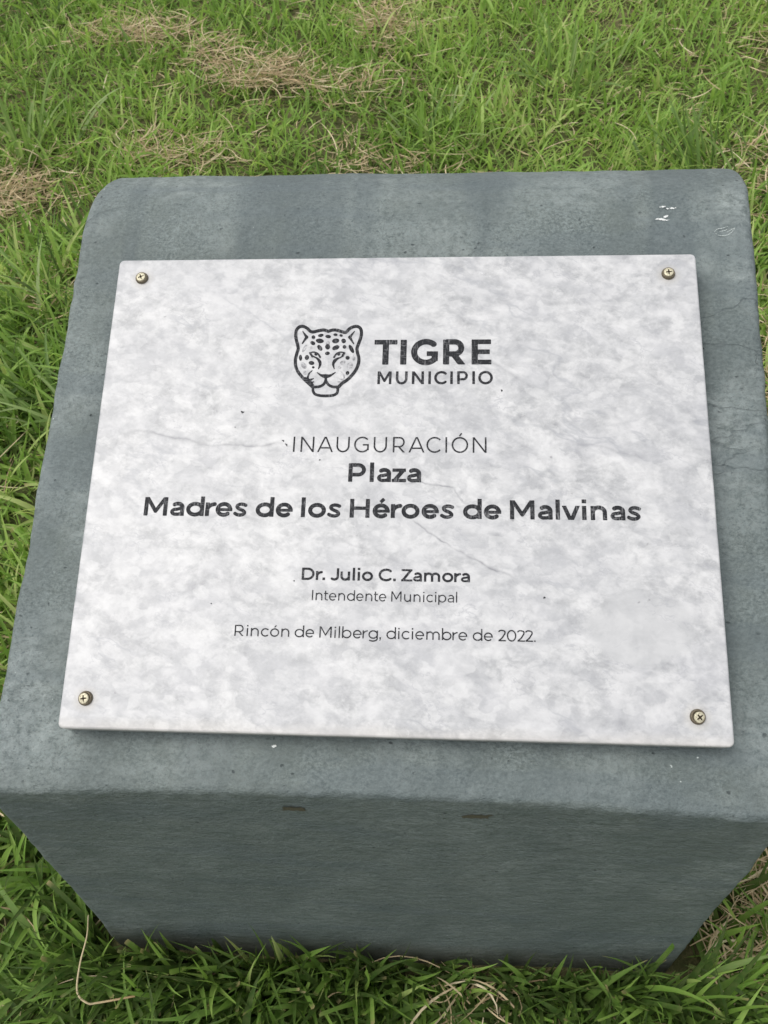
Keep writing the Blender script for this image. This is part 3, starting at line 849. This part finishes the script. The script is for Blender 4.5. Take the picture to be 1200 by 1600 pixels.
for k, (x, y, rot, tx, ty) in enumerate([(-227.5, 183.7, 20, .02, -.05), (226.0, 183.2, 2, -.03, -.03), (-230.6, -179.9, 8, .08, -.14), (225.0, -181.9, 38, .12, .16)]):
    cup = link("screw_cup", cup_me, None, plaque, Matrix.Translation((x * mm, y * mm, .0001)))
    hm = Matrix.Translation((ty * 2.2 * mm, -tx * 2.2 * mm, .0001)) @ Matrix.Rotation(tx, 4, 'X') @ Matrix.Rotation(ty, 4, 'Y') @ Matrix.Rotation(math.radians(rot), 4, 'Z')
    hd = link("screw_head", head_me, None, cup, hm)
    cr = link("cross_recess", cross_me, None, cup, hm)

# ------------------------------------------------------------------ marks on the plinth
def decal(name, pts2, polys, origin, ux, uy, mat, label, lift=.0006):
    nrm = ux.cross(uy)
    co = []
    for x, y in pts2:
        p = origin + ux * x + uy * y
        hit, hn, _, _ = BVH.ray_cast(p + nrm * .2, -nrm)
        co.append((hit if hit else p) + nrm * lift)
    me = bpy.data.meshes.new(name); me.from_pydata([tuple(c) for c in co], [], polys); me.update()
    for f in me.polygons: f.use_smooth = True
    o = link(name, me, mat, block); o['label'] = label; return o

def blob_field(blobs, rag, sc):
    def f(X, Y):
        b = np.full(X.shape, -1.0)
        for cx, cy, rx, ry, rot in blobs: b = np.maximum(b, ell_f(X, Y, cx * mm, cy * mm, rx * mm, ry * mm, rot) / mm)
        return b + rag * (np.sin(X * sc + 2 * np.sin(Y * sc * .7)) * np.sin(Y * sc * 1.1 + 1.5 * np.sin(X * sc * .6)) + .6 * np.sin(X * sc * 2.3 + 1) * np.sin(Y * sc * 2.7))
    return f
UXS, UYS = Vector((1, 0, 0)), Vector((0, CS, SN))
def on_slope(u, v): return Vector((u, v * CS, ZF + v * SN))
M_WHITE = plain("dried_white_splash", (.60, .62, .61), .8, 0, .2, 900)
M_SCRAPE = plain("pale_scrape", (.36, .40, .39), .8, 0, .3, 700)
M_CHIP = plain("exposed_brown_render", (.062, .058, .036), .9, 0, .45, 500)
v2, pl = fill_mesh(blob_field([(-2, 6.5, 1.7, .9, .2), (1.5, 4.2, 1.3, .9, 0), (6, 4.8, 2.1, .9, -.1), (8.4, 5.2, 1.1, .5, .4), (-4.4, 6, 1.1, .5, 0), (-4, -7.4, 3.2, 1.1, -.1), (-.4, -4.4, 2.2, 1.1, .5),
                               (-7.6, -6.8, 1.6, .7, .3), (.9, -8.3, 1.1, .5, 0)], .45, 2300), -.016, .018, -.013, .012, .0003)
decal("white_splash", v2, pl, on_slope(.201, .512), UXS, UYS, M_WHITE, "dried white splash on the upper back slope")
SCR = [spline([(-9, -.6), (-6.2, 2.2), (-1.6, 3.1), (2.3, 5)], 8), spline([(-8.5, -2.4), (-4.6, -4.6), (.8, -4.2), (4.6, -2), (9, 3.5)], 8), spline([(-4.6, -.6), (0, .9), (2, 2.2)], 6), spline([(1.5, -1.2), (6.2, 2.2), (9, 3.4)], 6)]
def ringf(X, Y):
    b = np.full(X.shape, -1.0)
    for p in SCR: b = np.maximum(b, stroke_f(X / mm, Y / mm, p, np.interp(np.linspace(0, 1, len(p)), [0, .4, 1], [.3, .8, .3]), False))
    return b + .22 * np.sin(X * 2900 + 2 * np.sin(Y * 1900)) * np.sin(Y * 3100)
v2, pl = fill_mesh(ringf, -.012, .012, -.008, .008, .00025)
decal("scraped_paint", v2, pl, on_slope(.251, .493), UXS, UYS, M_SCRAPE, "faint pale scrape near the right back corner")
v2, pl = fill_mesh(blob_field([(0, 0, 1.6, .8, .3), (1, .4, 1, .6, 0)], .3, 1500), -.004, .004, -.003, .003, .0002)
decal("white_flake", v2, pl, on_slope(-.1075, .036), UXS, UYS, M_WHITE, "small white flake just below the plaque", .0012)
for (x, z, w_, hh, lab, ph) in ((-.0922, .4055, 8.5, 3.2, "brown chipped patch under the front edge, left one", 0), (.0479, .4060, 10.0, 3.0, "brown chipped patch under the front edge, right one", 2)):
    def cf(X, Y, w_=w_, hh=hh, ph=ph):
        return np.minimum(w_ - np.abs(X / mm + 1.2 * np.sin(Y * 900 + ph) - .5 * Y / mm), hh - np.abs(Y / mm) - .5 * np.sin(X * 900 + ph)) + .35 * np.sin(X * 2600) * np.sin(Y * 2300 + ph)
    v2, pl = fill_mesh(cf, -.014, .014, -.006, .006, .0004)
    decal("paint_chip", v2, pl, Vector((x, 0, z)), Vector((1, 0, 0)), Vector((0, 0, 1)), M_CHIP, lab)

# ------------------------------------------------------------------ grass
def inside_block(P):
    x, y, z = P[..., 0], P[..., 1], P[..., 2]
    return (x > -.347) & (x < .285) & (y > -.004 + .02 * x) & (y < .60) & (z < ZF + .32)

def blade_arrays(rng, base, L, W, az, lean, curl, nseg=6, drift=.0, taper=2.2, twist=.0, cut=None, fold=.22, floor=None):
    """strips of n blades; returns V, F, tint-ready index data"""
    n = len(L); T = np.linspace(0, 1, nseg + 1)
    dt = 1.0 / nseg
    az_t = az[:, None] + drift[:, None] * T[None] ** 1.5 if np.ndim(drift) else np.repeat(az[:, None], nseg + 1, 1) + drift * T[None]
    th = lean[:, None] + curl[:, None] * T[None] ** 1.3
    step = np.stack([np.sin(th) * np.cos(az_t), np.sin(th) * np.sin(az_t), np.cos(th)], -1) * (L[:, None, None] * dt)
    C = np.zeros((n, nseg + 1, 3)); C[:, 1:] = np.cumsum(.5 * (step[:, 1:] + step[:, :-1]), 1)
    C += base[:, None]
    # never dip under the soil
    g = gz(C[..., 0], C[..., 1]) + .003
    C[..., 2] = np.maximum(C[..., 2], np.minimum(g, base[:, None, 2] + 9))
    tan = np.gradient(C, axis=1); tan /= np.maximum(np.linalg.norm(tan, axis=2, keepdims=True), 1e-9)
    side = np.stack([-np.sin(az_t), np.cos(az_t), np.zeros_like(az_t)], -1)
    nrm = np.cross(side, tan)
    tw = (twist[:, None] * (T[None] * .9 + .2))[..., None]
    sd = side * np.cos(tw) + nrm * np.sin(tw)
    up = np.cross(tan, sd)
    prof = (.55 + .45 * np.minimum(1, T * 4))[None] * (1 - T[None] ** taper) if cut is None else \
           (.6 + .4 * np.minimum(1, T * 4))[None] * np.maximum(1 - T[None] ** taper, np.where(cut[:, None] > .5, .62, 0.0) * np.ones_like(T[None]))
    hw = (W[:, None] * .5 * np.maximum(prof, .03))[..., None]
    cols = 3 if fold else 2
    if cols == 3: V = np.stack([C - sd * hw, C - up * hw * fold * 2, C + sd * hw], 2)
    else: V = np.stack([C - sd * hw, C + sd * hw], 2)
    return V, T, cols

def strips_to_mesh(name, parts):
    """parts: list of (V (n,s,c,3), tint (n,), dry (n,))"""
    VV, FF, TI, AL, DR = [], [], [], [], []; off = 0
    for V, tint, dry in parts:
        n, s, c, _ = V.shape
        idx = np.arange(n * s * c).reshape(n, s, c) + off
        q = np.stack([idx[:, :-1, :-1], idx[:, :-1, 1:], idx[:, 1:, 1:], idx[:, 1:, :-1]], -1).reshape(-1, 4)
        VV.append(V.reshape(-1, 3)); FF.append(q); off += n * s * c
        TI.append(np.repeat(tint, s * c)); DR.append(np.repeat(dry, s * c))
        AL.append(np.tile(np.repeat(np.linspace(0, 1, s), c), n))
    me = mesh_np(name, np.vstack(VV), np.vstack(FF))
    for nm, d in (("tint", TI), ("along", AL), ("dry", DR)):
        a = me.attributes.new(nm, 'FLOAT', 'POINT'); a.data.foreach_set("value", np.concatenate(d).astype(np.float32))
    return me

def vnoise(x, y, sc, seed):
    """cheap smooth noise in [0,1]"""
    r = np.random.default_rng(seed); out = np.zeros_like(x)
    for k in range(6):
        a = r.uniform(0, 2 * math.pi); f = sc * r.uniform(.6, 1.7); p = r.uniform(0, 6.28, 2)
        out += np.sin((x * math.cos(a) + y * math.sin(a)) * f + p[0] + 1.6 * np.sin((x * math.sin(a * 1.7) + y * math.cos(a * 2.1)) * f * .7 + p[1]))
    return np.clip(.5 + out / 8, 0, 1)

# patches of dry clippings on the lawn: x, y, radius x, radius y, strength
STRAW = [(-.83, 2.10, .13, .06, .9), (-.62, 2.0, .06, .07, .6), (-.47, 1.90, .12, .07, 1.0), (-.20, 2.14, .06, .10, .9), (-.96, 1.42, .14, .08, .9), (-.62, 1.56, .12, .05, .6),
         (-.16, 1.54, .12, .04, .5), (.34, .03, .07, .05, .6), (.40, .12, .08, .10, .7), (.05, -.035, .04, .02, .4), (.66, 1.5, .1, .12, .5),
         (-1.1, 1.25, .12, .1, .6), (-.26, 1.86, .14, .06, .5), (-.52, .35, .06, .2, .35), (.9, 2.0, .2, .1, .4), (.52, .9, .08, .3, .4), (-.75, 1.15, .1, .1, .3)]
def straw_map(x, y):
    f = np.zeros_like(x)
    for cx, cy, rx, ry, s_ in STRAW: f = np.maximum(f, s_ * np.exp(-(((x - cx) / rx) ** 2 + ((y - cy) / ry) ** 2)))
    return f

def scatter(rng, n, box):
    x = rng.uniform(box[0], box[1], n); y = rng.uniform(box[2], box[3], n); return x, y

VIEW = (-2.1, 1.7, -.55, 3.1)
def make_grass():
    parts = []
    def add(n, box, Lr, Wr, leanr, curlr, tint_c, nseg, fold, cutp, keep=None, dryb=.3, tsp=.22):
        rng = np.random.default_rng(int(n * 7 + Lr[0] * 1e5))
        x, y = scatter(rng, n, box)
        # denser in clumps, thin where straw lies
        cl = vnoise(x, y, 26, 5); st = straw_map(x, y)
        p = (.35 + .9 * cl) * (1 - .55 * st)
        if keep is not None: p = p * keep(x, y)
        k = rng.uniform(0, 1, n) < p
        x, y, cl = x[k], y[k], cl[k]; n = len(x)
        base = np.stack([x, y, gz(x, y) - .004], 1)
        hmod = .65 + .7 * vnoise(x, y, 9, 11)
        L = rng.uniform(*Lr, n) * hmod * rng.uniform(.75, 1.15, n)
        W = rng.uniform(*Wr, n) * rng.uniform(.8, 1.15, n)
        # clumps share a direction
        az = vnoise(x, y, 14, 21) * 4 * math.pi + rng.normal(0, 1.7, n)
        lean = np.abs(rng.normal(leanr[0], leanr[1], n)); curl = rng.normal(curlr[0], curlr[1], n)
        twist = rng.normal(0, .7, n); drift = rng.normal(0, .5, n)
        cut = (rng.uniform(0, 1, n) < cutp).astype(float)
        tint_n = tint_c - .30 * np.clip(1 - (y + .05) / .35, 0, 1) * (np.abs(x) < .75)      # sward darker at the foot: shade put into the blade tint
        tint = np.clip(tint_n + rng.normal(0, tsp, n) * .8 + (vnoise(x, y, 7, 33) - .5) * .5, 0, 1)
        dry = rng.uniform(0, 1, n) * .6 + cut * dryb
        for attempt in range(4):
            V, T, c = blade_arrays(rng, base, L, W, az, lean, curl, nseg, drift, 2.4, twist, cut, fold)
            bad = inside_block(V).any((1, 2))
            if not bad.any(): break
            # turn offenders away from the stone
            bx, by = base[bad, 0], base[bad, 1]
            out = np.arctan2(np.where(by < .02, -1.0, np.where(by > .55, 1.0, 0.0)), np.where((by >= .02) & (by <= .55), np.where(bx < 0, -1.0, 1.0), 0.0))
            az[bad] = out + rng.normal(0, .7, bad.sum()); lean[bad] = np.abs(lean[bad]) * (.9 if attempt == 0 else .5)
            if attempt >= 1: curl[bad] *= .4; L[bad] *= .85
        parts.append((V[~bad], tint[~bad], dry[~bad]))
    far = lambda x, y: np.where((y < .35) & (np.abs(x) < .7), .5, 1.0)      # the bank round the stone is thin at the root
    # fine under-storey, the mown main sward, then broad blades
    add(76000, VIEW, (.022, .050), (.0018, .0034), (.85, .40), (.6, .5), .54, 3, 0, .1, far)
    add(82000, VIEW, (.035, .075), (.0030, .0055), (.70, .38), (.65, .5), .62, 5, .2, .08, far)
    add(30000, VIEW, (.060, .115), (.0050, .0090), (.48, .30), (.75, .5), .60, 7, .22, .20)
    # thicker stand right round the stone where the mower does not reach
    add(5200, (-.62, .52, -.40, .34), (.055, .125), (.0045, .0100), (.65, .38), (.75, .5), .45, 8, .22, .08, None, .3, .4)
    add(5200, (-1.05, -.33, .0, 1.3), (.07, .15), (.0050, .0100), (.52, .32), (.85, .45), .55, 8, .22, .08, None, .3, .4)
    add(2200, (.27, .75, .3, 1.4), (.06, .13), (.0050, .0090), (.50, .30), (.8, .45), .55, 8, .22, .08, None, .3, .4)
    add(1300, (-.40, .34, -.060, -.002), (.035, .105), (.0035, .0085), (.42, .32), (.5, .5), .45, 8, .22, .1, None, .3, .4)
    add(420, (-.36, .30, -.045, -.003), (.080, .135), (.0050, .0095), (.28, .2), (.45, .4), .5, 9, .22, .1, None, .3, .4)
    # lawn beyond the picture on every side, thinner with distance
    out = lambda x, y: ((x < VIEW[0]) | (x > VIEW[1]) | (y < VIEW[2]) | (y > VIEW[3])).astype(float)
    add(50000, (-5, 5, -3, 7), (.035, .075), (.0045, .0085), (.50, .32), (.55, .5), .50, 3, 0, .3, out)
    return strips_to_mesh("grass", parts)
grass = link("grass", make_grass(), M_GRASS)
tag(grass, "mown green lawn grass all round the plinth", "grass", kind='stuff')

def make_straw():
    parts = []
    rng = np.random.default_rng(93)
    def strands(x, y, zr, Lr, Wr, nseg, curly):
        n = len(x)
        L = rng.uniform(*Lr, n) * rng.uniform(.6, 1.3, n); W = rng.uniform(*Wr, n)
        az = rng.uniform(0, 2 * math.pi, n); el = rng.normal(0, .22, n)
        base = np.stack([x, y, gz(x, y) + rng.uniform(*zr, n)], 1)
        lean = math.pi / 2 - np.abs(el); curl = rng.normal(.15, .25, n)
        V, T, c = blade_arrays(rng, base, L, W, az, lean, curl, nseg, rng.normal(0, curly, n), 6, rng.normal(0, 1.2, n), None, 0)
        bad = inside_block(V).any((1, 2))
        parts.append((V[~bad], np.clip(rng.normal(.52, .24, n), 0, 1)[~bad], rng.uniform(0, .4, n)[~bad]))
    # dense heaps of clippings
    X_, Y_ = [], []
    for cx, cy, rx, ry, s_ in STRAW:
        n = int(s_ * 12500 * rx * ry * 3.1) + 40
        X_.append(rng.normal(cx, rx * .62, n)); Y_.append(rng.normal(cy, ry * .62, n))
    x, y = np.concatenate(X_), np.concatenate(Y_)
    strands(x, y, (.012, .045), (.04, .11), (.0011, .0026), 7, 1.1)
    # loose strands everywhere, mostly buried
    x, y = scatter(rng, 8000, VIEW); strands(x, y, (.0, .022), (.03, .09), (.0010, .0024), 6, .9)
    x, y = scatter(rng, 1700, VIEW); strands(x, y, (.025, .050), (.04, .10), (.0011, .0022), 8, 1.1)
    return strips_to_mesh("dry_clippings", parts)
straw = link("dry_clippings", make_straw(), M_STRAW)
tag(straw, "tan dry grass clippings lying in patches on the lawn", "dry grass", kind='stuff')

# ------------------------------------------------------------------ single tufts and stems one can point at
def tuft(x, y, n, Lr, Wr, seed, label, spread=.03, az0=None, azs=9, lean=(.5, .25), curl=(.7, .4), tint=.6):
    rng = np.random.default_rng(seed)
    bx = x + rng.normal(0, spread, n); by = y + rng.normal(0, spread, n)
    base = np.stack([bx, by, gz(bx, by) - .003], 1)
    L = rng.uniform(*Lr, n); W = rng.uniform(*Wr, n)
    az = np.arctan2(by - y, bx - x) + rng.normal(0, .5, n) if az0 is None else az0 + rng.normal(0, azs, n)
    ln = np.abs(rng.normal(*lean, n)); cu = rng.normal(*curl, n)
    V, T, c = blade_arrays(rng, base, L, W, az, ln, cu, 10, rng.normal(0, .4, n), 3.0, rng.normal(0, .5, n), (rng.uniform(0, 1, n) < .2).astype(float), .25)
    ok = ~inside_block(V).any((1, 2))
    me = strips_to_mesh("grass_tuft", [(V[ok], np.clip(rng.normal(tint, .18, n), 0, 1)[ok], rng.uniform(0, .7, n)[ok])])
    z0 = float(gz(x, y))
    me.transform(Matrix.Translation((-x, -y, -z0)))
    o = link("grass_tuft", me, M_BROAD); o.location = (x, y, z0)
    return tag(o, label, "grass tuft", "tall tufts of broad grass on the lawn")

TUFTS = [
    (-.97, 1.60, 34, (.10, .20), (.006, .0095), 1, "tall pale green grass tuft with long blades in the upper left corner", .05, None, 9, (.45, .25), (.6, .4), .72),
    (.24, 1.88, 44, (.09, .17), (.006, .0095), 2, "dense bright green grass tuft at the top, right of centre", .06, None, 9, (.45, .25), (.6, .4), .55),
    (.50, 1.50, 38, (.11, .20), (.006, .0095), 3, "dark green grass tuft fanning leftward just behind the right back corner", .035, 2.4, .6, (.55, .25), (.5, .3), .25),
    (-.03, 1.66, 26, (.08, .15), (.006, .009), 4, "light green grass tuft behind the middle of the plinth", .04, None, 9, (.4, .25), (.6, .4), .75),
    (-.80, 1.06, 30, (.10, .20), (.006, .0095), 5, "grass tuft with long arching blades left of the plinth's back corner", .05, 2.9, .9, (.6, .25), (.9, .4), .7),
    (-.68, .80, 30, (.09, .18), (.006, .0095), 6, "leafy bright grass tuft left of the plinth beside the plaque's upper half", .05, 2.6, 1.1, (.55, .25), (.8, .4), .6),
    (.20, -.035, 18, (.10, .20), (.007, .0105), 7, "grass tuft with very long broad blades at the plinth's right front foot", .03, -1.2, 1.2, (.75, .2), (.6, .3), .62),
    (-.45, .07, 24, (.07, .15), (.006, .0095), 8, "broad bladed grass tuft beside the plinth's left front edge", .04, 2.9, 1.2, (.55, .25), (.8, .4), .5),
]
for t in TUFTS: tuft(*t)

M_STEM = leaf_shader("bleached_stem", [(.0, (.50, .40, .24)), (1.0, (.56, .47, .30))], (.42, .26, .12), (.60, .52, .36), .15, spec=.3, rough=.5)
def stem(pts, w, label):
    P = spline(pts, 12); n = len(P); r = np.interp(np.linspace(0, 1, n), [0, .5, 1], [w, w * .9, w * .45]) / 2
    tan = np.gradient(P, axis=0); tan /= np.linalg.norm(tan, axis=1)[:, None]
    a = np.cross(tan, np.array([.3, .2, 1.0])); a /= np.linalg.norm(a, axis=1)[:, None]; b = np.cross(tan, a)
    ring = [P + (a * math.cos(t) + b * math.sin(t) * .6) * r[:, None] for t in np.linspace(0, 2 * math.pi, 8)]
    V = np.stack(ring, 1)[None]
    me = strips_to_mesh("dry_stem", [(V, np.array([.6]), np.array([.9]))])
    o0 = Vector(P[0]); me.transform(Matrix.Translation(-o0))
    o = link("dry_stem", me, M_STEM); o.location = o0
    return tag(o, label, "dry stem", "bleached dry grass stems lying on the lawn")
def gp(x, y, h): return (x, y, float(gz(x, y)) + h)
stem([gp(-.285, -.068, .070), gp(-.318, -.078, .076), gp(-.328, -.080, .080), gp(-.339, -.072, .086), gp(-.339, -.050, .100), gp(-.333, -.028, .118), gp(-.329, -.014, .140)], .0023,
     "long bleached straw stem bent at its foot, beside the plinth's left front corner")
stem([gp(.700, 1.86, .05), gp(.735, 1.75, .06), gp(.745, 1.70, .06), gp(.72, 1.93, .07)][:3], .005, "short bleached straw stem lying in the grass at the right edge above the plinth")
stem([gp(.69, 2.14, .09), gp(.745, 1.98, .08), gp(.76, 1.84, .05)], .004, "thin bleached straw stem leaning in the grass near the upper right corner")
